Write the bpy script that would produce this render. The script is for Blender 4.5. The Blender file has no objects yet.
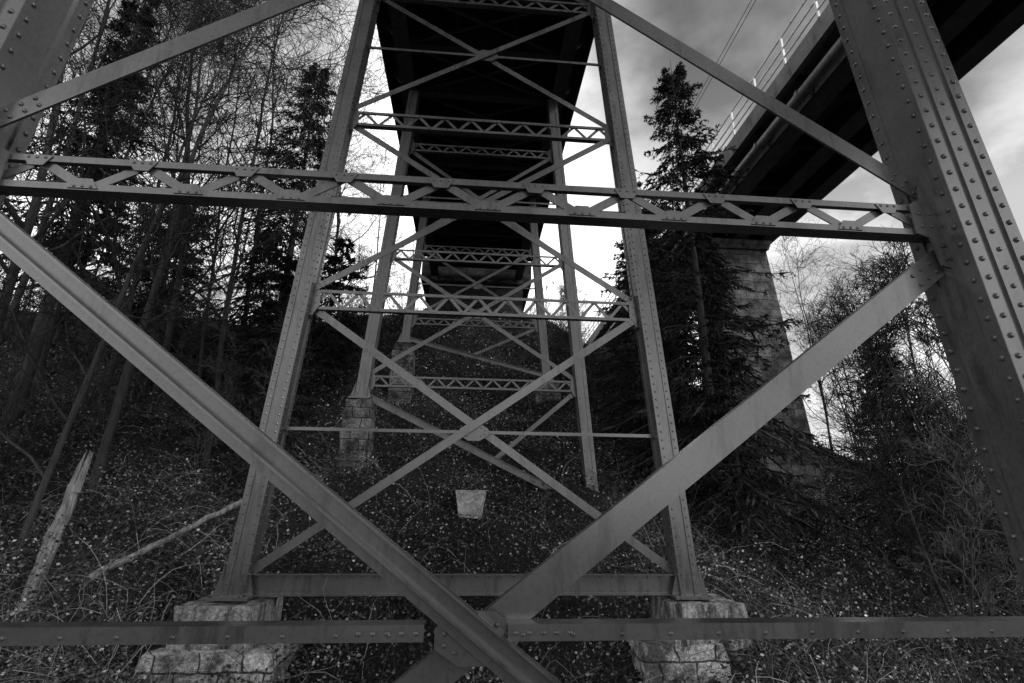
import bpy, math, random
import numpy as np
from mathutils import Matrix, Vector
random.seed(4); RG=np.random.default_rng(7)
sc=bpy.context.scene
sc.view_settings.view_transform='Standard'; sc.view_settings.look='None'; sc.view_settings.exposure=0
# ------------------------------------------------------------ materials
def newmat(name):
    m=bpy.data.materials.new(name); m.use_nodes=True
    nt=m.node_tree; b=nt.nodes['Principled BSDF']
    return m,nt,b
def ramp(nt,src,stops):
    r=nt.nodes.new('ShaderNodeValToRGB'); el=r.color_ramp.elements
    while len(el)<len(stops): el.new(0.5)
    for e,(p,g) in zip(el,stops): e.position=p; e.color=(g,g,g,1)
    nt.links.new(src,r.inputs[0]); return r.outputs[0]
def noise(nt,scale,detail=6,rough=.6,vec=None):
    n=nt.nodes.new('ShaderNodeTexNoise'); n.inputs['Scale'].default_value=scale
    n.inputs['Detail'].default_value=detail; n.inputs['Roughness'].default_value=rough
    if vec is not None: nt.links.new(vec,n.inputs['Vector'])
    return n.outputs['Fac']
def geo_pos(nt):
    return nt.nodes.new('ShaderNodeNewGeometry').outputs['Position']
def mapped(nt,vec,scale):
    m=nt.nodes.new('ShaderNodeMapping'); m.inputs['Scale'].default_value=scale
    nt.links.new(vec,m.inputs['Vector']); return m.outputs[0]
def mul(nt,a,b,op='MULTIPLY'):
    m=nt.nodes.new('ShaderNodeMix'); m.data_type='RGBA'; m.blend_type=op; m.inputs[0].default_value=1; m.clamp_result=False
    nt.links.new(a,m.inputs[6]); nt.links.new(b,m.inputs[7]); return m.outputs[2]
def bump(nt,b,h,strength,dist,normal=None):
    n=nt.nodes.new('ShaderNodeBump'); n.inputs['Strength'].default_value=strength; n.inputs['Distance'].default_value=dist
    nt.links.new(h,n.inputs['Height'])
    if normal is not None: nt.links.new(normal,n.inputs['Normal'])
    nt.links.new(n.outputs[0],b.inputs['Normal'])
def steel(name,lo,hi,rough=.5,spec=.5):
    m,nt,b=newmat(name); p=geo_pos(nt)
    c1=ramp(nt,noise(nt,1.7,4,.6,p),[(.3,lo),(.7,hi)])
    c2=ramp(nt,noise(nt,40,4,.75,p),[(.3,.72),(.5,1.0),(.8,1.12)])
    c=mul(nt,c1,c2)
    c=mul(nt,c,ramp(nt,noise(nt,4,5,.7,mapped(nt,p,(2,2,.35))),[(.36,.55),(.48,1)]))
    nt.links.new(c,b.inputs['Base Color'])
    b.inputs['Metallic'].default_value=.15; b.inputs['Roughness'].default_value=rough
    b.inputs['Specular IOR Level'].default_value=spec
    bump(nt,b,noise(nt,80,3,.7,p),.15,.0015)
    return m
M_steel=steel('painted_steel',.075,.115,.24,1.0)
M_steel_far=steel('weathered_steel',.075,.12,.36,.9)
M_deck=steel('dark_steel',.018,.04,.7)  # darkest of the steel tones
M_con,nt,b=newmat('stained_concrete'); p=geo_pos(nt)
c=mul(nt,ramp(nt,noise(nt,1.3,6,.7,p),[(.3,.35),(.7,.65)]),ramp(nt,noise(nt,2.5,6,.7,mapped(nt,p,(3,3,.3))),[(.40,.12),(.58,1)]))
c=mul(nt,c,ramp(nt,noise(nt,25,6,.8,p),[(.38,.25),(.6,1.15)])); nt.links.new(c,b.inputs['Base Color']); b.inputs['Roughness'].default_value=.9
bump(nt,b,noise(nt,14,8,.75,p),.8,.06)
def masonry(name,bw,bh,lo,hi,dirt=.25):
    m,nt,b=newmat(name)
    g=nt.nodes.new('ShaderNodeNewGeometry')
    sp=nt.nodes.new('ShaderNodeSeparateXYZ'); nt.links.new(g.outputs['Position'],sp.inputs[0])
    ad=nt.nodes.new('ShaderNodeMath'); ad.operation='ADD'; nt.links.new(sp.outputs[0],ad.inputs[0]); nt.links.new(sp.outputs[1],ad.inputs[1])
    cb=nt.nodes.new('ShaderNodeCombineXYZ'); nt.links.new(ad.outputs[0],cb.inputs[0]); nt.links.new(sp.outputs[2],cb.inputs[1])
    nz=nt.nodes.new('ShaderNodeTexNoise'); nz.inputs['Scale'].default_value=4; nz.inputs['Detail'].default_value=4; nt.links.new(g.outputs['Position'],nz.inputs['Vector'])
    mx=nt.nodes.new('ShaderNodeVectorMath'); mx.operation='MULTIPLY_ADD'; mx.inputs[1].default_value=(.05,.05,0)
    nt.links.new(nz.outputs['Color'],mx.inputs[0]); nt.links.new(cb.outputs[0],mx.inputs[2])
    bk=nt.nodes.new('ShaderNodeTexBrick'); nt.links.new(mx.outputs[0],bk.inputs['Vector'])
    bk.inputs['Scale'].default_value=1; bk.inputs['Brick Width'].default_value=bw; bk.inputs['Row Height'].default_value=bh
    bk.inputs['Mortar Size'].default_value=.012; bk.inputs['Mortar Smooth'].default_value=.4
    bk.inputs['Color1'].default_value=(lo,lo,lo,1); bk.inputs['Color2'].default_value=(hi,hi,hi,1); bk.inputs['Mortar'].default_value=(lo*.15,lo*.15,lo*.15,1)
    pp=g.outputs['Position']
    c=mul(nt,bk.outputs['Color'],ramp(nt,noise(nt,2.0,8,.75,pp),[(.42,dirt),(.58,1.15)]))
    c=mul(nt,c,ramp(nt,noise(nt,30,6,.8,pp),[(.38,.3),(.6,1.2)]))
    nt.links.new(c,b.inputs['Base Color']); b.inputs['Roughness'].default_value=.92
    hh=mul(nt,ramp(nt,bk.outputs['Fac'],[(0,1),(1,.3)]),ramp(nt,noise(nt,12,8,.7,pp),[(.2,.3),(.8,1)]))
    bump(nt,b,hh,1,.05); return m
M_stone=masonry('mossy_masonry',.46,.24,.55,.78,.16)  # footing stone lighter than real stone, strong exposure put into its colour
M_stone_old=masonry('weathered_masonry',.4,.24,.14,.30,.12)
M_pier=masonry('pier_masonry',.9,.42,.17,.30,.3)
M_dark=masonry('dark_masonry',.6,.3,.05,.10)  # darkest of the masonry tones
def rnd(name,stops,rough=.7,patch=(.35,1.3)):
    m,nt,b=newmat(name); g=nt.nodes.new('ShaderNodeNewGeometry')
    c=ramp(nt,g.outputs['Random Per Island'],stops)
    c=mul(nt,c,ramp(nt,noise(nt,.9,3,.6,g.outputs['Position']),[(.35,patch[0]),(.65,patch[1])]))
    nt.links.new(c,b.inputs['Base Color']); b.inputs['Roughness'].default_value=rough
    return m
M_leaf=rnd('leaf_litter',[(0,.010),(.55,.045),(.88,.17),(1,.55)],.35,(.25,1.5))
M_needle=rnd('spruce_needles',[(0,.006),(.7,.014),(1,.045)])
M_ivy=rnd('ivy_leaf',[(0,.012),(.7,.04),(1,.16)],.45)
M_stem=rnd('dry_stem',[(0,.04),(.7,.12),(1,.42)],.8)
def bark(name,lo,hi):
    m,nt,b=newmat(name); tc=nt.nodes.new('ShaderNodeTexCoord').outputs['Object']
    c=ramp(nt,noise(nt,6,6,.7,mapped(nt,tc,(3,3,.5))),[(.3,lo),(.7,hi)])
    nt.links.new(c,b.inputs['Base Color']); b.inputs['Roughness'].default_value=.9
    bump(nt,b,noise(nt,16,5,.7,mapped(nt,tc,(3,3,.5))),.8,.04); return m
M_bark=bark('tree_bark',.015,.08); M_dead=bark('dead_wood',.04,.42)
def flat(name,g):
    m,nt,b=newmat(name); b.inputs['Base Color'].default_value=(g,g,g,1); b.inputs['Roughness'].default_value=.9; return m
M_twig=flat('twig_bark',.011); M_twig2=flat('pale_twig_bark',.08)
M_soil,nt,b=newmat('forest_floor'); p=geo_pos(nt)
c=mul(nt,ramp(nt,noise(nt,.8,5,.65,p),[(.3,.008),(.7,.03)]),ramp(nt,noise(nt,22,6,.8,p),[(.4,.3),(.65,1.6)]))
nt.links.new(c,b.inputs['Base Color']); b.inputs['Roughness'].default_value=1
bump(nt,b,noise(nt,14,6,.75,p),1,.12)
# ------------------------------------------------------------ mesh builder
class MB:
    def __init__(s): s.V=[]; s.F=[]; s.n=0
    def add(s,v,f):
        v=np.asarray(v,float).reshape(-1,3); s.V.append(v)
        for q in f: s.F.append(tuple(int(i)+s.n for i in q))
        s.n+=len(v)
    def addarr(s,v,f):
        s.V.append(np.asarray(v,float)); s.F.extend(map(tuple,(np.asarray(f)+s.n).tolist())); s.n+=len(v)
    def bar(s,p0,p1,w,t,side,off=(0,0)):
        p0=np.array(p0,float);p1=np.array(p1,float);d=p1-p0;d/=np.linalg.norm(d)
        u=np.array(side,float);u-=d*u.dot(d);u/=np.linalg.norm(u);n=np.cross(d,u)
        o=u*off[0]+n*off[1]; v=[]
        for p in (p0,p1):
            for a,c in((-1,-1),(1,-1),(1,1),(-1,1)): v.append(p+o+u*a*w/2+n*c*t/2)
        s.add(v,[(3,2,1,0),(4,5,6,7),(0,1,5,4),(1,2,6,5),(2,3,7,6),(3,0,4,7)])
    def box(s,x0,x1,y0,y1,z0,z1):
        v=[(x0,y0,z0),(x1,y0,z0),(x1,y1,z0),(x0,y1,z0),(x0,y0,z1),(x1,y0,z1),(x1,y1,z1),(x0,y1,z1)]
        s.add(v,[(3,2,1,0),(4,5,6,7),(0,1,5,4),(1,2,6,5),(2,3,7,6),(3,0,4,7)])
    def frustum(s,c0,sx0,sy0,c1,sx1,sy1):
        v=[(c[0]+a*sx/2,c[1]+b_*sy/2,c[2]) for c,sx,sy in((c0,sx0,sy0),(c1,sx1,sy1)) for a,b_ in((-1,-1),(1,-1),(1,1),(-1,1))]
        s.add(v,[(3,2,1,0),(4,5,6,7),(0,1,5,4),(1,2,6,5),(2,3,7,6),(3,0,4,7)])
    def plate(s,poly,y0,y1):
        n=len(poly); a=sum(poly[i][0]*poly[(i+1)%n][1]-poly[(i+1)%n][0]*poly[i][1] for i in range(n))
        if a<0: poly=poly[::-1]
        v=[(x,y0,z) for x,z in poly]+[(x,y1,z) for x,z in poly]
        f=[tuple(range(n)),tuple(range(2*n-1,n-1,-1))]+[(i,i+n,(i+1)%n+n,(i+1)%n) for i in range(n)]
        s.add(v,f)
    def dome(s,c,nrm,r,seg=7):
        c=np.array(c,float);n=np.array(nrm,float);n/=np.linalg.norm(n)
        a=np.array((0,0,1.)) if abs(n[2])<.9 else np.array((1.,0,0)); u=np.cross(n,a);u/=np.linalg.norm(u);w=np.cross(n,u)
        v=[];f=[]
        for rr,h in((1,0),(.8,.45),(.4,.7)):
            for k in range(seg):
                t=2*math.pi*k/seg; v.append(c+r*rr*(u*math.cos(t)+w*math.sin(t))+n*r*h)
        for j in range(2):
            for k in range(seg): f.append((j*seg+k,j*seg+(k+1)%seg,(j+1)*seg+(k+1)%seg,(j+1)*seg+k))
        f.append(tuple(2*seg+k for k in range(seg))); s.add(v,f)
    def tubes(s,P,r,n=4):
        P=np.asarray(P,float); r=np.asarray(r,float); N,k,_=P.shape
        D=np.empty_like(P); D[:,1:-1]=P[:,2:]-P[:,:-2]; D[:,0]=P[:,1]-P[:,0]; D[:,-1]=P[:,-1]-P[:,-2]
        D/=np.linalg.norm(D,axis=2,keepdims=True)+1e-9
        ref=np.zeros_like(D); z=np.abs(D[:,:1,2])>.8; ref[...,2]=np.where(z,0,1); ref[...,0]=np.where(z,1,0)
        U=np.cross(D,ref); U/=np.linalg.norm(U,axis=2,keepdims=True)+1e-9; W=np.cross(D,U)
        a=np.arange(n)*2*math.pi/n
        V=P[:,:,None]+r[:,:,None,None]*(U[:,:,None]*np.cos(a)[None,None,:,None]+W[:,:,None]*np.sin(a)[None,None,:,None])
        idx=np.arange(N*k*n).reshape(N,k,n)
        A=idx[:,:-1];B=np.roll(A,-1,2);C=idx[:,1:];E=np.roll(C,-1,2)
        s.addarr(V.reshape(-1,3),np.stack([A,B,E,C],-1).reshape(-1,4))
    def quads(s,P0,P1,w,rng):
        d=P1-P0; d/=np.linalg.norm(d,axis=1,keepdims=True)+1e-9
        q=rng.normal(size=P0.shape); u=np.cross(d,q); u/=np.linalg.norm(u,axis=1,keepdims=True)+1e-9
        w=np.asarray(w)[:,None]; m=P0*.45+P1*.55
        V=np.stack([P0,m+u*w,P1,m-u*w],1).reshape(-1,3)
        s.addarr(V,np.arange(len(V)).reshape(-1,4))
    def mesh(s,name,mat,origin=(0,0,0),smooth=False):
        me=bpy.data.meshes.new(name); V=np.concatenate(s.V)-np.array(origin,float)
        nf=len(s.F); ls=np.fromiter((len(f) for f in s.F),int,nf); st=np.concatenate([[0],np.cumsum(ls)[:-1]])
        flat=np.fromiter((i for f in s.F for i in f),int,int(ls.sum()))
        me.vertices.add(len(V)); me.vertices.foreach_set('co',V.astype(np.float32).ravel())
        me.loops.add(len(flat)); me.loops.foreach_set('vertex_index',flat.astype(np.int32))
        me.polygons.add(nf); me.polygons.foreach_set('loop_start',st.astype(np.int32)); me.polygons.foreach_set('loop_total',ls.astype(np.int32))
        me.update(calc_edges=True); me.validate()
        me.polygons.foreach_set('use_smooth',np.full(len(me.polygons),bool(smooth))); me.update(); me.materials.append(mat); return me
ORG={}
def put(name,data,origin=(0,0,0),parent=None,label=None,category=None,kind=None,group=None):
    o=bpy.data.objects.new(name,data); sc.collection.objects.link(o)
    po=ORG[parent.name] if parent else (0,0,0)
    o.location=tuple(origin[i]-po[i] for i in range(3)); ORG[o.name]=tuple(origin)
    if parent: o.parent=parent
    for k,v in (('label',label),('category',category),('kind',kind),('group',group)):
        if v: o[k]=v
    return o
def obj(name,mb,mat,origin=(0,0,0),parent=None,smooth=False,**k):
    return put(name,mb.mesh(name,mat,origin,smooth),origin,parent,**k)
# ------------------------------------------------------------ terrain
def H(x,y,fine=True):
    x=np.asarray(x,float); y=np.asarray(y,float)
    b=np.interp(y,[-60,-10,2,6.5,12,17,20,24,40,120,400],[-6,-3.0,-2.45,-2.1,.35,3.5,5.6,9.2,12,15,23])
    ax=np.clip(x-3,0,24); b=b-.30*ax+.02*np.clip(x-40,0,200)-.22*np.clip(y-12,0,10)*np.clip((x-4)/8,0,1)
    lx=np.clip(-x-3,0,200); b=b+.08*np.clip(lx,0,8)+.04*np.clip(lx-8,0,30)+.02*np.clip(lx-38,0,200)-1.6*np.clip((y-15)/9,0,1)*np.clip((lx-1)/5,0,1)
    b=b+.22*np.sin(x*.7+1.3)*np.sin(y*.6+.4)+.12*np.sin(x*1.9+y*1.3)+.07*np.sin(x*3.1-y*2.7+1)
    b=b+.75*np.exp(-((x+2.6)**2+(y-11.3)**2)/1.3)
    if fine: b=b+.03*np.sin(x*8.3+y*3.1)*np.sin(y*7.7-x*2.2)+.02*np.sin(x*17+1)*np.sin(y*15)
    return b
def axis(n,near,far):
    u=np.linspace(-1,1,n); return near*u+np.sign(u)*(far-near)*np.abs(u)**4.5
gx=axis(330,26,400); gy=axis(330,26,400)+10
X,Y=np.meshgrid(gx,gy,indexing='ij'); Z=H(X,Y)
mb=MB(); n=330; I=np.arange(n*n).reshape(n,n)
mb.addarr(np.stack([X,Y,Z],-1).reshape(-1,3),np.stack([I[:-1,:-1],I[1:,:-1],I[1:,1:],I[:-1,1:]],-1).reshape(-1,4))
obj('ground',mb,M_soil,smooth=True,kind='structure',label='dark wooded hillside covered in leaf litter')
# ------------------------------------------------------------ viaduct
OFF=.155
def LX(z): return 2.675-.07*(z-1.4)
via=put('railway_viaduct',None,(0,7.2,-1.1),label='grey riveted steel trestle viaduct on a wooded slope',category='bridge')
yv=(0,1,0)
def leg(mb,sx,zb,zt,y,sp,seg,k_=1.0):
    p0=np.array((sx*LX(zb),y,zb));p1=np.array((sx*LX(zt),y,zt)); s=(1,0,0)
    d=p1-p0;L=np.linalg.norm(d);d/=L;u=np.array((1.,0,0));u-=d*u.dot(d);u/=np.linalg.norm(u);n=np.cross(d,u)
    f=-1 if n[1]<0 else 1
    def B(so,yo,w,t): mb.bar(p0,p1,w,t,s,(so,yo*f))
    w=k_; a0=.150*w
    B(0,-.140,.32*w,.014);B(0,.140,.32*w,.014);B(-a0,0,.014,.264);B(a0,0,.014,.264)
    for a in(-1,1):
        B(a*(.168*w-.036),-.154,.075,.014);B(a*(.168*w-.036),.154,.075,.014)
        B(a*(a0+.014),-.120,.014,.080);B(a*(a0+.014),.120,.014,.080)
    if w>.85: B(0,-.154,.09,.013)
    k=int(L/sp)
    for i in range(k):
        q=p0+d*(i+.5)*sp; q2=p0+d*(i+1.0)*sp
        for a in(-1,1):
            mb.dome(q+u*a*(.168*w-.038)+np.array((0,-.161,0)),(0,-1,0),.016,seg)
            mb.dome(q+u*(-sx)*(a0+.021)+np.array((0,a*.12,0)),u*-sx,.016,seg)
        if w>.85: mb.dome(q2+np.array((0,-.160,0)),(0,-1,0),.015,seg)
def truss(mb,zt,zb,y,bay,seg,ch=.045,lw=.045,tri=False):
    X=LX((zt+zb)/2)-OFF
    mb.bar((-X,y,zt-ch/2),(X,y,zt-ch/2),ch,.010,(0,0,1)); mb.bar((-X,y+.035,zt-.005),(X,y+.035,zt-.005),.058,.010,yv)
    mb.bar((-X,y,zb+ch/2),(X,y,zb+ch/2),ch,.010,(0,0,1)); mb.bar((-X,y+.045,zb+.005),(X,y+.045,zb+.005),.078,.010,yv)
    nb=max(2,int(round(2*X/bay))); xs=np.linspace(-X,X,2*nb+1)
    for i in range(2*nb):
        a,b_=(zb+ch*.5,zt-ch*.5) if i%2==0 else (zt-ch*.5,zb+ch*.5)
        yy=y+.0115
        mb.bar((xs[i],yy+(.0 if i%2 else .010),a),(xs[i+1],yy+(.0 if i%2 else .010),b_),lw,.008,(0,0,1))
    for i in range(2*nb+1):
        s=1 if i%2==0 else -1; zz=zb+ch*.5 if i%2==0 else zt-ch*.5
        if tri and 0<i<2*nb: mb.plate([(xs[i]-.07,zz-s*.01),(xs[i]+.07,zz-s*.01),(xs[i]+.035,zz+s*.045),(xs[i]-.035,zz+s*.045)],y-.011,y-.0055)
        for dx in(-.04,0,.04): mb.dome((xs[i]+dx,y-.010 if tri else y-.005,zz),(0,-1,0),.009,seg)
def diag(mb,p0,p1,y,w,rib,front=True):
    a=(p0[0],y,p0[1]);b_=(p1[0],y,p1[1]); mb.bar(a,b_,w,.012,(0,0,1))
    if rib:
        s=-1 if front else 1
        for k in ((.5,) if rib==1 else (-.12,.5)):
            dd=np.array(b_)-np.array(a); dd/=np.linalg.norm(dd); nn=np.array((-dd[2],0,dd[0]))
            if nn[2]<0: nn=-nn
            o=nn*k*(w-.012)
            aa=np.array(a)+o+np.array((0,s*.031,0)); bb=np.array(b_)+o+np.array((0,s*.031,0))
            mb.bar(aa,bb,.05,.011,yv)
def bent(y,foot,trs,panels,top,sp,seg,mat,bay,ch=.045,gus=True,lw=.045,tri=False,lk=1.0):
    bo=put('trestle_bent',None,(0,y,min(foot)),via)
    for (zt,zb) in trs if gus else []:
        for sx in(-1,1):
            g=MB(); x=LX((zt+zb)/2)-OFF; zc=(zt+zb)/2
            g.plate([(sx*(x+.02),zc-.26),(sx*(x-.01),zc+.26),(sx*(x-.05),zc+.24),(sx*(x-.13),zc+.10),(sx*(x-.13),zc-.10),(sx*(x-.04),zc-.26)],y-.026,y-.016)
            for a,b_ in((-.08,.06),(-.08,-.06),(-.02,.18),(-.02,-.18)): g.dome((sx*(x+a),y-.026,zc+b_),(0,-1,0),.013,seg)
            obj('gusset_plate',g,mat,(sx*x,y,zc),bo)
    for zm in panels:
        g=MB(); o=.002 if gus else -.046; q=1.0 if gus else .82
        g.plate([(-.20*q,zm-.045*q),(-.08*q,zm-.12*q),(.08*q,zm-.12*q),(.20*q,zm-.045*q),(.20*q,zm+.045*q),(.08*q,zm+.12*q),(-.08*q,zm+.12*q),(-.20*q,zm+.045*q)],y+o,y+o+.008)
        for a,b_ in((-.15,.02),(-.15,-.03),(.15,.02),(.15,-.03),(.1,.06),(-.1,.06),(.1,-.06),(-.1,-.06)): g.dome((a*q,y+o,zm+b_*q),(0,-1,0),.011,seg)
        obj('gusset_plate',g,mat,(0,y,zm),bo)
    for sx,zb in((-1,foot[0]),(1,foot[1])):
        m=MB(); leg(m,sx,zb,top,y,sp,seg,lk)
        X=sx*LX(zb); m.box(X-.24,X+.24,y-.26,y+.26,zb-.0,zb+.035)
        for s2 in(-1,1): m.plate([(X+s2*(.165*lk+.015),zb+.04),(X+s2*.235,zb+.04),(X+s2*(.165*lk+.015),zb+.40)],y-.12,y-.10)
        obj('leg',m,mat,(X,y,zb),bo)
    for zt,zb in trs:
        m=MB(); truss(m,zt,zb,y,bay,seg,ch,lw,tri); obj('lattice_girder',m,mat,(0,y,zb),bo)
    return bo
def brace(bo,p0,p1,y,w,rib,seg,front,mat,riv=3):
    m=MB(); diag(m,p0,p1,y,w,rib,front)
    d=np.array(p1)-np.array(p0);L=np.linalg.norm(d);d/=L; nn=np.array((-d[1],d[0]))
    c=(np.array(p0)+np.array(p1))/2
    for e,sg in((p0,1),(p1,-1)):
        for i in range(riv):
            for k in(-.22,.22):
                q=np.array(e)+d*sg*(.12+.07*i)+nn*k*w; m.dome((q[0],y-.006,q[1]),(0,-1,0),.012,seg)
    obj('diagonal_brace',m,mat,(c[0],y,c[1]),bo)
Y1=2.35
b1=bent(Y1,(-2.35,-2.35),[(1.665,1.475),(5.1,4.85)],[-.495,3.48],11.3,.105,8,M_steel,.52,.036,False,.046,True,.94)
n0=LX(1.4)-.15
brace(b1,(-n0,1.40),(n0+.05,-2.39),Y1-.060,.128,2,8,True,M_steel)
brace(b1,(n0+.04,1.36),(-n0-.05,-2.41),Y1+.030,.138,1,8,False,M_steel)
brace(b1,(-n0+.02,1.78),(n0-.3,5.20),Y1-.062,.110,1,8,False,M_steel)
brace(b1,(n0+.06,1.72),(-n0+.3,5.15),Y1+.03,.10,1,8,False,M_steel)
for sx in(-1,1):
    g=MB(); x=n0+.0; g.plate([(sx*(x+.04),1.26),(sx*(x+.0),1.90),(sx*(x-.04),1.88),(sx*(x-.07),1.70),(sx*(x-.14),1.66),(sx*(x-.14),1.475),(sx*(x-.07),1.45),(sx*(x-.04),1.28)],Y1-.022,Y1-.012)
    for a,b_ in((-.10,1.60),(-.10,1.52),(-.04,1.60),(-.04,1.52),(-.01,1.82),(-.01,1.32),(-.01,1.40),(-.01,1.7)): g.dome((sx*(x+a),Y1-.022,b_),(0,-1,0),.012,8)
    obj('gusset_plate',g,M_steel,(sx*x,Y1,1.57),b1)
for a,b_ in((-2.60,-.205),(.125,2.60)):
    m=MB(); z=-.47
    m.bar((a,Y1-.072,z),(b_,Y1-.072,z),.060,.010,(0,0,1)); m.bar((a,Y1-.022,z+.025),(b_,Y1-.022,z+.025),.088,.010,yv)
    for i in range(int((b_-a)/.2)+1): m.dome((a+.06+i*.2,Y1-.077,z-.006),(0,-1,0),.010,8)
    for q in (a,b_):
        for i in range(5): m.dome((q+(.03+.055*i)*(1 if q==a else -1),Y1-.077,z+.0),(0,-1,0),.011,8)
    obj('horizontal_strut',m,M_steel,((a+b_)/2,Y1,z),b1)
OFF=.12
def rod(bo,y,z,mat,w=.045):
    m=MB(); X=LX(z)-OFF; m.bar((-X,y+.02,z),(X,y+.02,z),w,.01,(0,0,1)); m.bar((-X,y+.047,z+w/2-.005),(X,y+.047,z+w/2-.005),.043,.01,yv)
    obj('horizontal_strut',m,mat,(0,y,z),bo)
def xpanel(bo,y,z0,z1,w,mat,seg):
    a=LX(z0)-OFF;b_=LX(z1)-OFF
    brace(bo,(-a,z0),(b_,z1),y-.03,w,1,seg,False,mat,2); brace(bo,(a,z0),(-b_,z1),y+.045,w,1,seg,False,mat,2)
Y2=7.2
b2=bent(Y2,(-1.08,-1.08),[(3.05,2.74),(6.33,6.05),(9.2,8.95)],[1.0,4.65,7.75],11.3,.115,6,M_steel,.46,lk=.74)
xpanel(b2,Y2,-.78,2.80,.11,M_steel,6);xpanel(b2,Y2,3.05,6.1,.095,M_steel,6);xpanel(b2,Y2,6.35,9.0,.09,M_steel,6);xpanel(b2,Y2,9.2,11.2,.09,M_steel,6)
rod(b2,Y2,1.0,M_steel);rod(b2,Y2,4.65,M_steel);rod(b2,Y2,7.75,M_steel)
m=MB(); z=-.93; X=LX(z)-.13
m.bar((-X,Y2,z),(X,Y2,z),.24,.014,(0,0,1))
for s in(-1,1):
    m.bar((-X,Y2-.05,z+s*.118),(X,Y2-.05,z+s*.118),.09,.012,yv); m.bar((-X,Y2-.013,z+s*.085),(X,Y2-.013,z+s*.085),.05,.012,(0,0,1))
for i in range(34):
    for s in(-1,1): m.dome((-X+.08+i*.16,Y2-.02,z+s*.08),(0,-1,0),.013,6)
obj('bottom_strut',m,M_steel,(0,Y2,z),b2)
Y3=12.0
b3=bent(Y3,(2.35,-.1),[(2.95,2.68),(6.3,6.02),(9.6,9.35)],[4.6,7.9],11.3,.25,5,M_steel_far,.46,lk=.74)
xpanel(b3,Y3,3.0,6.1,.10,M_steel_far,5);xpanel(b3,Y3,6.3,9.4,.10,M_steel_far,5)
brace(b3,(-LX(2.4)+.1,2.45),(LX(0)-.1,.0),Y3-.04,.15,1,5,True,M_steel_far)
brace(b3,(LX(2.7)-.12,2.7),(.4,.95),Y3+.04,.10,1,5,False,M_steel_far)
rod(b3,Y3,4.6,M_steel_far);rod(b3,Y3,7.9,M_steel_far)
Y4=17.0
b4=bent(Y4,(5.3,4.1),[(6.3,6.05),(9.15,8.9)],[7.6],11.3,.3,5,M_steel_far,.46,lk=.74)
xpanel(b4,Y4,6.3,9.0,.10,M_steel_far,5)
brace(b4,(-LX(5.4)+.1,5.5),(LX(4.3)-.1,4.35),Y4-.04,.14,1,5,True,M_steel_far)
brace(b4,(LX(6)-.12,6.1),(-.3,4.9),Y4+.04,.1,1,5,False,M_steel_far)
rod(b4,Y4,7.6,M_steel_far)
# deck
m=MB(); ya,yb=-14,24.2
for sx in(-1,1):
    m.box(sx*2.15-.012,sx*2.15+.012,ya,yb,11.32,12.5)
    m.box(sx*2.15-.2,sx*2.15+.2,ya,yb,11.30,11.33); m.box(sx*2.15-.2,sx*2.15+.2,ya,yb,12.5,12.53)
for i in range(60):
    for sx in(-1,1):
        for a in(-.14,.14): m.dome((sx*2.15+a,ya+14+i*.4,11.30),(0,0,-1),.02,5)
M_gird=steel('girder_steel',.06,.11,.5)
obj('deck_girder',m,M_gird,(0,ya,11.3),via)
m=MB(); y=ya+.6
while y<yb-.3:
    m.box(-2.13,2.13,y-.01,y+.01,11.5,12.3); m.box(-2.13,2.13,y-.11,y+.11,11.48,11.5)
    for sx in(-1,1): m.plate([(sx*2.17,11.5),(sx*2.75,12.2),(sx*2.75,12.3),(sx*2.17,12.3)],y-.01,y+.01)
    y+=1.6
for x in(-.75,.75): m.box(x-.1,x+.1,ya,yb,12.3,12.33); m.box(x-.01,x+.01,ya,yb,11.85,12.3)
y=ya+.6
while y<yb-1.9:
    m.bar((-2.1,y,11.53),(2.1,y+1.6,11.53),.08,.012,(0,1,0)); m.bar((2.1,y,11.56),(-2.1,y+1.6,11.56),.08,.012,(0,1,0)); y+=1.6
obj('cross_beam',m,M_gird,(0,ya,11.5),via)
m=MB(); m.box(-2.85,2.85,ya,yb,12.34,12.46)
for sx in(-1,1): m.box(sx*2.85-.04,sx*2.85+.04,ya,yb,12.05,12.5)
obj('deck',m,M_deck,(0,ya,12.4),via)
# footings: rough blocks
def rough(m,c,w0,w1,z0,z1,seed,amp=.03,nz=6,nn=7):
    for face in range(5):
        A,B=np.meshgrid(np.linspace(-.5,.5,nn),np.linspace(0,1,nz),indexing='ij')
        wz=w0+(w1-w0)*B
        if face<4:
            px=A*wz; py=-.5*wz; pz=z0+(z1-z0)*B
            a=face*math.pi/2; x=px*math.cos(a)-py*math.sin(a); y=px*math.sin(a)+py*math.cos(a)
        else:
            B2=B-.5; x=A*w1; y=B2*w1; pz=np.full_like(A,z1)
        def nf(x,y,z): return np.sin(x*9+seed)*np.sin(z*11+y*7)+.6*np.sin(x*21+y*17+z*19+seed*2)
        r=amp*nf(x,y,pz); L=np.hypot(x,y)+1e-6
        X_=c[0]+x*(1+r/np.maximum(L,.3)); Y_=c[1]+y*(1+r/np.maximum(L,.3)); Z_=pz+amp*.6*nf(y,x,pz)
        n0_,n1_=A.shape; I=np.arange(n0_*n1_).reshape(n0_,n1_)
        m.addarr(np.stack([X_,Y_,Z_],-1).reshape(-1,3),np.stack([I[:-1,:-1],I[1:,:-1],I[1:,1:],I[:-1,1:]],-1).reshape(-1,4))
FS=[0]
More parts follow.
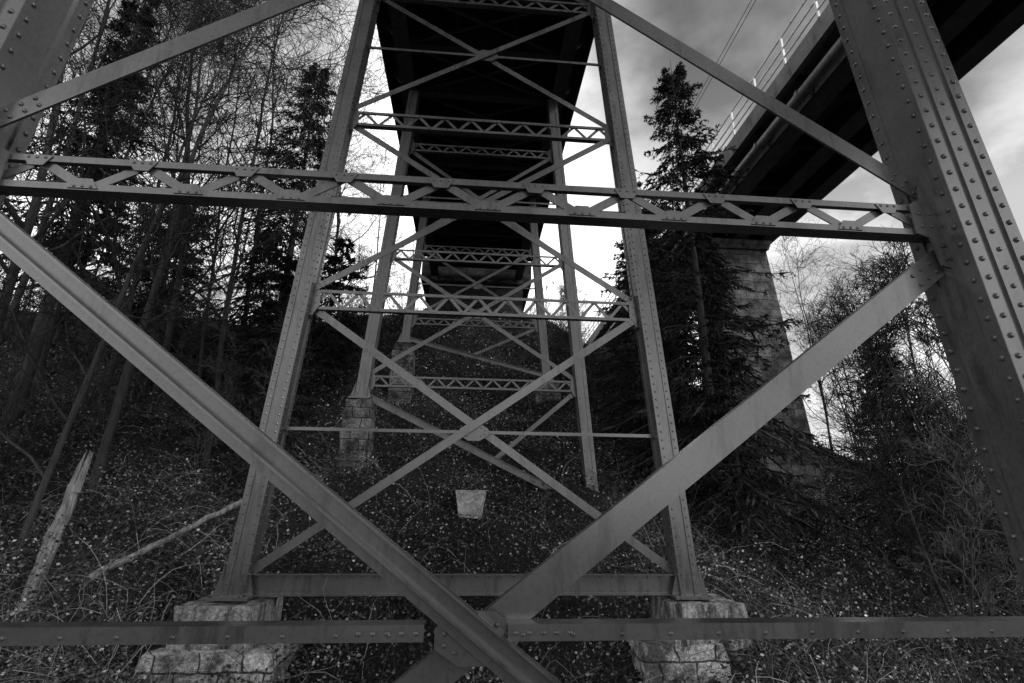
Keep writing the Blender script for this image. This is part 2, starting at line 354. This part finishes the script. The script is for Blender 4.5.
def footing(cx,y,ztop,w,wl,drop,depth,lab,off=0,mat=None):
    FS[0]+=1
    e=put('stone_footing',None,(cx,y,ztop-depth),label=lab,category='footing',group='footings under the trestle legs')
    m=MB(); rough(m,(cx,y),w*1.04,w,ztop-drop-.05,ztop-.02,FS[0],.022,9,10); obj('cap_block',m,mat or M_con,(cx,y,ztop-drop),e,smooth=True)
    m=MB(); rough(m,(cx+off,y),wl*1.12,wl,ztop-depth,ztop-drop,FS[0]+20,.025,16,11); obj('masonry_base',m,mat or M_stone,(cx+off,y,ztop-depth),e,smooth=True)
footing(-LX(-1.08)-.02,Y2,-1.085,.90,1.36,.45,2.6,'pale mossy masonry footing with concrete cap under steel leg',.08)
footing(LX(-1.08)+.10,Y2,-1.085,.90,1.0,.45,2.6,'pale mossy masonry footing with concrete cap under steel leg',-.37)
footing(-LX(2.35)-.0,Y3,2.34,.56,.62,.35,3.2,'tall weathered stone footing on the slope under a leg',0,M_stone_old)
footing(LX(-.1),Y3,-.11,.75,.85,.3,2.0,'low weathered stone footing under a leg',0,M_stone_old)
footing(-LX(5.3),Y4,5.29,.6,.7,.3,3.5,'tall weathered stone footing on the slope under a leg',0,M_stone_old)
footing(LX(4.1),Y4,4.09,.7,.8,.3,2.5,'low weathered stone footing under a leg',0,M_stone_old)
footing(-LX(-2.35),Y1,-2.36,1.0,1.2,.2,1.5,'pale mossy masonry footing with concrete cap under steel leg')
footing(LX(-2.35),Y1,-2.36,1.0,1.2,.2,1.5,'pale mossy masonry footing with concrete cap under steel leg')
e=put('stone_abutment',None,(0,25.5,6),label='dark stone abutment carrying the viaduct end',category='abutment')
m=MB(); m.box(-2.4,2.4,24.3,29,4,11.0); obj('wall',m,M_dark,(0,25.5,6),e)
m=MB(); m.box(-2.5,2.5,24.15,29,11.003,11.28); obj('coping',m,M_stone_old,(0,25.5,11),e)
m=MB(); m.box(-2.9,2.9,24.75,29,11.283,12.6); obj('back_wall',m,M_dark,(0,25.5,11.3),e)
m=MB(); cx,cy=.0,10.7; m.frustum((cx,cy,-.42),.36,.36,(cx,cy,.30),.60,.56); m.frustum((cx,cy,.301),.61,.57,(cx,cy,.32),.61,.57)
M_pale,nt,b=newmat('pale_concrete'); p=geo_pos(nt); c=mul(nt,ramp(nt,noise(nt,7,6,.7,p),[(.35,.3),(.6,.7)]),ramp(nt,noise(nt,30,5,.8,p),[(.4,.5),(.6,1)])); nt.links.new(c,b.inputs['Base Color']); b.inputs['Roughness'].default_value=.9; bump(nt,b,noise(nt,20,5,.7,p),.6,.03)
obj('concrete_block',m,M_pale,(cx,cy,-.28),label='pale tapered concrete block standing on the leafy slope',category='block')
# ------------------------------------------------------------ second bridge
cb=put('concrete_bridge',None,(11,19.3,0),label='dark bridge with side railing and pipe on a tall masonry pier',category='bridge')
ya,yb=-12,60
m=MB(); m.box(8.85,13.2,ya,yb,11.95,12.25); m.box(8.70,8.86,ya,yb,11.75,12.35); m.box(13.19,13.3,ya,yb,11.75,12.35)
M_edge=steel('bridge_edge_concrete',.12,.22,.8)
obj('deck',m,M_edge,(11,19.3,12),cb)
for x in(9.6,11.2,12.5):
    m=MB(); m.box(x-.2,x+.2,ya,yb,11.2,11.948); m.box(x-.3,x+.3,ya,yb,11.12,11.2); obj('girder',m,M_gird,(x,19.3,11.2),cb)
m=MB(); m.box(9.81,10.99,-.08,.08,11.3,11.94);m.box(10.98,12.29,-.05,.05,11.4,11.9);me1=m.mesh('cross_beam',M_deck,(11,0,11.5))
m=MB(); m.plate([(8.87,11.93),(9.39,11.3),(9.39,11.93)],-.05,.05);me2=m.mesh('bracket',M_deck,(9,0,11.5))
y=ya+1
while y<yb:
    put('cross_beam',me1,(11,y,11.5),cb); put('bracket',me2,(9,y,11.5),cb); y+=2.2
m=MB(); ys=np.arange(ya,yb,3.0); P=np.stack([np.full_like(ys,9.0),ys,np.full_like(ys,11.30)],-1)[None]; m.tubes(P,np.full((1,len(ys)),.14),12)
y=ya+1
while y<yb: m.tubes(np.array([[(9.0,y-.05,11.30),(9.0,y+.05,11.30)]]),np.full((1,2),.18),12); y+=2.2
M_pipe=steel('pipe_metal',.15,.26,.4)
obj('pipe',m,M_pipe,(9.0,19.3,11.30),cb,smooth=True)
m=MB(); y=ya+.5
while y<yb: m.bar((8.72,y,12.36),(8.72,y,13.35),.06,.05,(1,0,0)); y+=1.5
for z in(12.62,12.95,13.36): m.bar((8.72,ya,z),(8.72,yb,z),.05,.045,(0,0,1))
M_rail=steel('galvanised_railing',.6,.75,.5)
obj('railing',m,M_rail,(8.72,19.3,12.4),cb)
m=MB(); m.frustum((11.35,19.9,-4),4.0,2.8,(11.35,19.9,10.7),2.2,1.9); obj('pier',m,M_pier,(11.3,19.9,-3),cb)
m=MB(); m.frustum((11.25,19.9,10.703),2.5,2.2,(11.25,19.9,11.11),2.8,2.3); obj('pier_cap',m,M_pier,(11.1,19.9,10.7),cb)
m=MB(); m.frustum((11.2,42,2),4.0,3.0,(11.2,42,11.11),3.0,2.0); obj('pier',m,M_pier,(11.2,42,2),cb)
for x,z in((8.2,15.2),(8.5,16.0)):
    m=MB(); ys=np.linspace(ya,yb,40); P=np.stack([np.full_like(ys,x),ys,z-.4*np.sin((ys-ya)/(yb-ya)*math.pi)],-1)[None]; m.tubes(P,np.full((1,40),.012),4)
    obj('overhead_wire',m,M_deck,(x,19,15),label='thin dark wire strung beside the bridge railing',category='wire',group='wires beside the bridge')
# ------------------------------------------------------------ vegetation
def norm(a): return a/(np.linalg.norm(a,axis=-1,keepdims=True)+1e-9)
def level(P,r,M,L,kc,out,up,wob,rng,t0=.2,droop=0,rs=.6):
    N,k,_=P.shape; n=N*M; pi=np.repeat(np.arange(N),M); t=rng.uniform(t0,1,n)*(k-1.001); i=t.astype(int); f=(t-i)[:,None]
    p=P[pi,i]*(1-f)+P[pi,i+1]*f; pd=norm(P[pi,i+1]-P[pi,i]); rr=r[pi,i]*(1-f[:,0])+r[pi,i+1]*f[:,0]
    q=norm(np.cross(pd,rng.normal(size=(n,3)))); d=norm(pd+q*out+np.array((0,0,up)))
    Lc=L*rng.uniform(.5,1.15,n)*(1.15-.6*t/(k-1))
    C=[p]
    for j in range(kc-1):
        p=p+d*(Lc/(kc-1))[:,None]; d=norm(d+rng.normal(size=(n,3))*wob+np.array((0,0,up*.3-droop))); C.append(p)
    C=np.stack(C,1); R=(rr*rs)[:,None]*np.linspace(1,.3,kc)[None]
    return C,R
def bare_tree(seed,h,r0,first=.3,nb=26,twig=True,lean=0,spread=1.6,up=.15):
    rng=np.random.default_rng(seed); k=16; z=np.linspace(0,1,k)
    wx=np.cumsum(np.cumsum(rng.normal(0,.0026*h,k))); wy=np.cumsum(np.cumsum(rng.normal(0,.0026*h,k))); wx-=wx[0];wy-=wy[0]
    P=np.stack([wx+lean*h*z,wy,z*h-.3],-1)[None]; R=(r0*(1-.86*z**.9))[None]; R[0,0]*=1.3
    T=MB(); T.tubes(P,R,8)
    P1,R1=level(P,R,nb,h*.27,8,spread,up+.12,.24,rng,first,rs=.5); T.tubes(P1,np.maximum(R1,.012),5)
    C=MB()
    P2,R2=level(P1,R1,5,h*.14,6,1.1,.06,.28,rng,.15,rs=.6); C.tubes(P2,np.maximum(R2,.009),3)
    P3,R3=level(P2,R2,4,h*.075,4,1.0,.04,.3,rng,.15); C.tubes(P3,np.full(P3.shape[:2],.007)*np.linspace(1,.6,4),3)
    if twig:
        P4,R4=level(P3,R3,2,h*.035,3,1,.05,.3,rng,.2); C.tubes(P4,np.full(P4.shape[:2],.0042),3)
    return T,C,P3
def spruce(seed,h,rad,bare=.06,dens=1.0):
    rng=np.random.default_rng(seed); k=10; z=np.linspace(0,1,k)
    P=np.stack([.06*np.sin(z*5),.05*np.sin(z*4+1),z*h-.3],-1)[None]; R=(.012*h*(1-.97*z))[None]
    T=MB(); T.tubes(P,R,8)
    nw=int(3.0*h*dens); F=[]
    for w in range(nw):
        f0=bare+(.975-bare)*(w+rng.uniform(0,.6))/nw
        for b_ in range(rng.integers(6,9)): F.append(f0+rng.normal(0,.003))
    f=np.clip(np.array(F),0,.985); n=len(f); L=rad*(1-f)**.85*rng.uniform(.65,1.2,n)+.10
    a=rng.uniform(0,2*math.pi,n); d=norm(np.stack([np.cos(a),np.sin(a),.8*f-.38+rng.normal(0,.07,n)],-1))
    p=np.stack([np.zeros(n),np.zeros(n),f*h-.3],-1); C=[p]
    for j in range(6):
        p=p+d*(L/6)[:,None]; d=norm(d+np.array((0,0,-.13 if j<3 else .15))+rng.normal(0,.04,(n,3))); C.append(p)
    PB=np.stack(C,1); RB=(.012*L**.5)[:,None]*np.linspace(1,.25,7)[None]; T.tubes(PB,RB,3)
    Fo=MB()
    M=20; pi=np.repeat(np.arange(n),M); t=rng.uniform(.12,1,n*M)*5.999; i=t.astype(int); fr=(t-i)[:,None]
    q=PB[pi,i]*(1-fr)+PB[pi,i+1]*fr; bd=norm(PB[pi,i+1]-PB[pi,i]); side=norm(np.cross(bd,np.array((0,0,1.))))*rng.choice([-1,1],n*M)[:,None]
    LL=(.38*L[pi]**.6*(1.1-t/6)*rng.uniform(.4,1.25,n*M)+.08)[:,None]
    dd=norm(bd*.9+side*.8+np.array((0,0,-.2))+rng.normal(0,.12,(n*M,3)))
    A=q; Bm=q+dd*LL*.5; dd2=norm(dd+np.array((0,0,-.6))); E=Bm+dd2*LL*.6; SP=np.stack([A,Bm,E],1)
    Fo.quads(A,Bm+dd*.03,np.full(n*M,.022),rng); Fo.quads(Bm,E,np.full(n*M,.021),rng)
    Fo.quads(PB[:,3],PB[:,5],np.full(n,.035),rng); Fo.quads(PB[:,5],PB[:,6],np.full(n,.03),rng)
    P3,_=level(SP,np.full(SP.shape[:2],.01),6,.13,2,.9,-.15,.1,rng,.0)
    Fo.quads(P3[:,0],P3[:,1],rng.uniform(.011,.021,len(P3)),rng)
    return T,Fo
TV={}
def make_bare(key,*a,pale=False,**k):
    T,C,_=bare_tree(*a,**k); TV[key]=(T.mesh('trunk',M_bark,smooth=True),C.mesh('crown',M_twig2 if pale else M_twig))
def make_spruce(key,*a,**k):
    T,C=spruce(*a,**k); TV[key]=(T.mesh('trunk',M_bark,smooth=True),C.mesh('crown',M_needle))
make_bare('a',1,18,.10,.15,28); make_bare('b',2,16,.08,.2,24); make_bare('c',3,20,.12,.12,30); make_bare('d',5,14,.06,.1,22,lean=.03)
make_bare('e',6,7,.04,.12,24,spread=1.0,up=.3); make_bare('f',8,5,.03,.05,24,lean=.1,spread=1.2,up=.2,pale=True)
make_spruce('s1',11,14.2,3.7); make_spruce('s2',12,15,2.0,bare=.3,dens=.7); make_spruce('s3',13,9,3.2); make_spruce('s4',14,6,1.9)
LAB={'a':('tall bare deciduous tree with fine twigs','tree','leafless_tree'),'b':('slender bare tree with spreading branches','tree','leafless_tree'),
'c':('tall bare forked tree with dense twigs','tree','leafless_tree'),'d':('thin leaning bare tree on the slope','tree','leafless_tree'),
'e':('young bare sapling with many thin branches','sapling','bare_sapling'),'f':('low bare leaning sapling in the brush','sapling','bare_sapling'),
's1':('dark narrow spruce with drooping branches','tree','spruce_tree'),'s2':('dark spruce with a bare lower trunk','tree','spruce_tree'),
's3':('broad dark young spruce on the slope','tree','spruce_tree'),'s4':('small dark bushy young spruce','tree','spruce_tree')}
def tree(key,x,y,rot=0,s=1.0,sz=None,tilt=0):
    z=float(H(x,y,False)); lab,cat,nm=LAB[key]
    e=bpy.data.objects.new(nm,None); sc.collection.objects.link(e); e.location=(x,y,z-.05); e.rotation_euler=(0,tilt,rot); e.scale=(s,s,sz or s)
    e['label']=lab; e['category']=cat; e['group']='bare woodland trees' if nm=='leafless_tree' else ('spruces on the hillside' if nm=='spruce_tree' else 'saplings in the brush')
    for nme,me in zip(('trunk','crown'),TV[key]):
        o=bpy.data.objects.new(nme,me); sc.collection.objects.link(o); o.parent=e
tree('s1',6.25,13,0,1.06); tree('s3',5.7,15.5,1,1.0); tree('s3',7.5,14.9,2,.95); tree('s4',4.9,13.2,2.2,.9); tree('s4',6.2,11.8,.6,.9); tree('s3',6.6,18.5,3,1.0); tree('s3',8.2,22,1.2,1.1); tree('s3',10.2,25,.4,1.0)
tree('s3',12.3,14.0,1.3,.78)
tree('s1',-6.7,17,1.1,1.0); tree('s2',-10.8,13.0,2.1,1.0); tree('s4',-4.6,12.5,.4,.7); tree('s4',-5.6,14.5,1.9,.9); tree('s3',-12,20,.8,.9); tree('s4',-4.8,17,.4,1.)
tree('s4',-8.2,19,.4,1.1); tree('s4',-11,17.5,1,1.1); tree('s4',-14.5,19,2,1.2); tree('s3',-16.5,24,1,.8)
L=[('c',-8.6,9.4,.3,.95,0.0),('a',-7.2,10.8,2,.95,0),('b',-10.2,11.2,4,1.1,.02),('b',-6.2,12.8,1,1,0),('d',-6.9,9.0,2.6,1,.0),('a',-12.5,12,5,1,0),('c',-9.5,16,1,1,0),('b',-13,16,2,1.1,0),
('a',-5.8,20,3.3,.9,0),('b',-7.8,24,.5,1,0),('c',-11.5,25,2.5,1,0),('a',-16,20,.9,1.05,0),('b',-18,15,3.5,1.1,0),('c',-20,24,4,1,0),('d',-5.2,15.8,4,.9,0),('a',-15,30,1.5,1,0),('b',-6.5,30,2.2,.9,0),('d',-9.3,20.5,.2,1,0),('b',-24,30,3,1.1,0),('c',-13,38,5,1,0),('b',-5,38,1,.8,0),('d',-11,8.7,1.0,.9,-.03),
('b',-8.1,12.2,2.9,1,0),('d',-9.3,9.9,5,1,0),('b',-11.6,14.2,.6,1,0),('d',-14,11,3,1.1,0),('b',-14.6,24,1,1,0),('b',-9.9,14.4,2.2,1,0),('d',-7.7,14.9,0,1,0)]
for k,x,y,r,s,t in L: tree(k,x,y,r,s,tilt=t)
Rr=[('e',9.4,10.3,1,.95),('f',8.4,9.0,2,1),('e',11.3,12,3,1.1),('e',13,14.5,4,1.3),('f',10.4,9.2,0,1.1),('e',14.6,12.5,5,1.1),('f',12.5,10.5,1.2,1.2),('e',16,18,2.2,1.3),('b',19,26,1,.8),('a',24,30,2,.75),('d',17.5,24,3,.9),('e',17.5,14.5,.7,1.1),('a',30,38,3,.8),('b',22,40,4,.8),('d',26,33,5,.9),('c',34,30,1,.7),('e',19.5,20,3.7,1.3),('e',20,16,1,1.3),('e',15,17,4.4,1.4),('e',12.6,12.8,2.4,1.2),('f',9.9,8.2,3,1),('e',10.6,10.9,4,1.0),('d',14.2,17.5,1,.72),('d',16.2,17.0,4,.75),('d',19,21,2.6,.8),('d',13.6,15.8,5.2,.6)]
for k,x,y,r,s in Rr: tree(k,x,y,r,s)
for i in range(22):
    y=random.uniform(11,26); tree(random.choice('eef'),y*random.uniform(.80,1.4),y,random.uniform(0,6),random.uniform(.7,1.2))
for i in range(28):
    tree(random.choice('eff'),-random.uniform(4.3,14),random.uniform(8.5,18),random.uniform(0,6),random.uniform(.4,.8))
for i in range(16):
    tree(random.choice('eef'),-random.uniform(4.5,20),random.uniform(18,27),random.uniform(0,6),random.uniform(.6,1.))
for i in range(12):
    tree(random.choice('eef'),random.choice([-1,1])*random.uniform(2.6,5),random.uniform(19,28),random.uniform(0,6),random.uniform(.4,.7))
for i in range(36):
    x=random.uniform(-70,90); y=random.uniform(48,85)
    tree(random.choice(['a','b','c','s1','s3']),x,y,random.uniform(0,6),random.uniform(.5,.75))
for (x,y,h,sd) in((9.9,11.3,5.0,41),(11.8,12.0,4.6,42)):
    T,C,P3=bare_tree(sd,h,.05,.08,30,twig=False,spread=1.0,up=.3); rng=np.random.default_rng(sd); Lf=MB()
    q=P3.reshape(-1,3)+rng.normal(0,.05,(P3.shape[0]*P3.shape[1],3)); q=q[rng.uniform(0,1,len(q))<.55]; Lf.quads(q,q+norm(rng.normal(size=q.shape))*.06,np.full(len(q),.02),rng)
    z=float(H(x,y)); e=put('leafy_tree',None,(x,y,z),label='small evergreen leafy tree in the undergrowth',category='tree',group='small leafy trees')
    for nm,mm,mt in(('trunk',T,M_bark),('branches',C,M_twig),('crown',Lf,M_ivy)):
        o=bpy.data.objects.new(nm,mm.mesh(nm,mt)); sc.collection.objects.link(o); o.parent=e
def log(name,p0,p1,r0,r1,lab,cat,seed,jag=True,wob=.016):
    rng=np.random.default_rng(seed); k=14; t=np.linspace(0,1,k)[:,None]; P=np.array(p0)*(1-t)+np.array(p1)*t+rng.normal(0,wob,(k,3)); R=(r0+(r1-r0)*t[:,0])*rng.uniform(.9,1.1,k)
    m=MB(); m.tubes(P[None],R[None],11)
    if jag:
        d=norm(np.array(p1)-np.array(p0))
        for i in range(16):
            a=rng.uniform(0,6.28); o=np.array((math.cos(a),math.sin(a),0))*r1*.75; L=rng.uniform(.1,.55)
            m.tubes(np.array([[P[-1]+o-d*.1,P[-1]+o*.9+d*L*.5,P[-1]+o*.8+d*L]]),np.array([[.032,.02,.003]]),4)
    obj(name,m,M_dead,p0,smooth=False,label=lab,category=cat)
gz=lambda x,y: float(H(x,y))
log('broken_stump',(-5.85,8.0,gz(-5.85,8)-.2),(-5.66,8.1,.25),.095,.08,'splintered pale dead tree stump leaning on the slope','stump',1,True,.005)
log('fallen_log',(-5.05,7.9,gz(-5.05,7.9)+.05),(-3.45,9.3,.25),.05,.038,'pale fallen trunk lying across the slope','log',2,False,.012)
# leaf litter
N=400000; r=RG.uniform(4.2,32,N); a=RG.uniform(-.98,.98,N); x=r*np.sin(a)*1.0; y=r*np.cos(a)
y=np.where(y<4.2,4.2+RG.uniform(0,3,N),y)
z=H(x,y); clump=np.clip(np.sin(x*1.7+np.sin(y*1.1)*2)*np.sin(y*1.9+x*.6)+.3,0,1)
side=np.clip((np.abs(x)-2.5)/3,0,1)
p=np.stack([x,y,z+.01+RG.uniform(0,1,N)**2*(.12+.40*clump+.6*clump*side)],-1)
d=RG.normal(size=(N,3)); d[:,2]=np.abs(d[:,2])*.5; d=norm(d); sz=RG.uniform(.024,.06,N)*(1+np.clip(r-9,0,20)*.035)
m=MB(); m.quads(p,p+d*sz[:,None],sz*.38,RG); obj('leaf_litter',m,M_leaf,kind='stuff',label='speckled ivy and fallen leaves covering the slope')
N=9000; r=RG.uniform(5,20,N); a=RG.uniform(-.95,.95,N)
w=np.where(np.abs(r*np.sin(a))<3,RG.uniform(0,1,N)<.35,True); r=r[w];a=a[w];N=len(r)
x=r*np.sin(a);y=r*np.cos(a); y=np.where(y<5,5+RG.uniform(0,2,N),y); p=np.stack([x,y,H(x,y)],-1); d=norm(np.stack([RG.normal(0,.6,N),RG.normal(0,.6,N),RG.uniform(.3,1,N)],-1)); Ls=RG.uniform(.3,1.5,N); C=[p]
for j in range(6): p=p+d*(Ls/6)[:,None]; d=norm(d+np.array((0,0,-.22))+RG.normal(0,.18,(N,3))); C.append(p)
P=np.stack(C,1); m=MB(); m.tubes(P,np.full((N,7),.0042)*np.linspace(1,.5,7),3); obj('bramble_stems',m,M_stem,kind='stuff',label='tangled dry bramble stems on the forest floor')
# ------------------------------------------------------------ light
w=bpy.data.worlds.new("World"); sc.world=w; w.use_nodes=True; nt=w.node_tree; bg=nt.nodes['Background']
EL,AZ=math.radians(42),math.radians(128)
sky=nt.nodes.new('ShaderNodeTexSky'); sky.sky_type='NISHITA'; sky.sun_disc=False; sky.sun_elevation=EL; sky.sun_rotation=AZ
bw=nt.nodes.new('ShaderNodeRGBToBW'); nt.links.new(sky.outputs[0],bw.inputs[0])
tc=nt.nodes.new('ShaderNodeTexCoord').outputs['Generated']
mp=mapped(nt,tc,(1,1,1.7))
cl=ramp(nt,noise(nt,2.6,7,.55,mp),[(.36,.30),(.48,.62),(.62,1.0)])
sp=nt.nodes.new('ShaderNodeSeparateXYZ'); nt.links.new(tc,sp.inputs[0])
hz=ramp(nt,sp.outputs[2],[(.0,1),(.42,1),(.56,.42),(.78,.14)])
dt=nt.nodes.new('ShaderNodeVectorMath'); dt.operation='DOT_PRODUCT'; nt.links.new(tc,dt.inputs[0]); dt.inputs[1].default_value=(-.03,.76,.64)
gl=ramp(nt,dt.outputs['Value'],[(.92,0),(.96,.3),(.985,1)])
tot=mul(nt,hz,gl,'ADD')
mixn=mul(nt,cl,tot)
vm=nt.nodes.new('ShaderNodeVectorMath'); vm.operation='SCALE'; vm.inputs['Scale'].default_value=16; nt.links.new(mixn,vm.inputs[0])
mx=nt.nodes.new('ShaderNodeMix'); mx.data_type='RGBA'; mx.inputs[0].default_value=.9; nt.links.new(bw.outputs[0],mx.inputs[6]); nt.links.new(vm.outputs[0],mx.inputs[7])
nt.links.new(mx.outputs[2],bg.inputs[0]); bg.inputs[1].default_value=.14
sd=bpy.data.lights.new('sun','SUN'); sd.energy=1.5; sd.angle=math.radians(10); sd.color=(1,1,1)
so=bpy.data.objects.new('sun',sd); sc.collection.objects.link(so)
v=Vector((math.sin(AZ)*math.cos(EL),math.cos(AZ)*math.cos(EL),math.sin(EL))); so.rotation_euler=v.to_track_quat('Z','Y').to_euler()
# ------------------------------------------------------------ camera
cam=bpy.data.cameras.new("camera"); cam.lens=18; cam.sensor_width=36; cam.clip_end=2000; cam.clip_start=.05
co=bpy.data.objects.new("camera",cam); sc.collection.objects.link(co)
R=Matrix.Rotation(math.radians(-4.5),4,'Z')@Matrix.Rotation(math.radians(108),4,'X')@Matrix.Rotation(math.radians(0.6),4,'Z')
co.matrix_world=Matrix.Translation((-0.05,0,0))@R
sc.camera=co
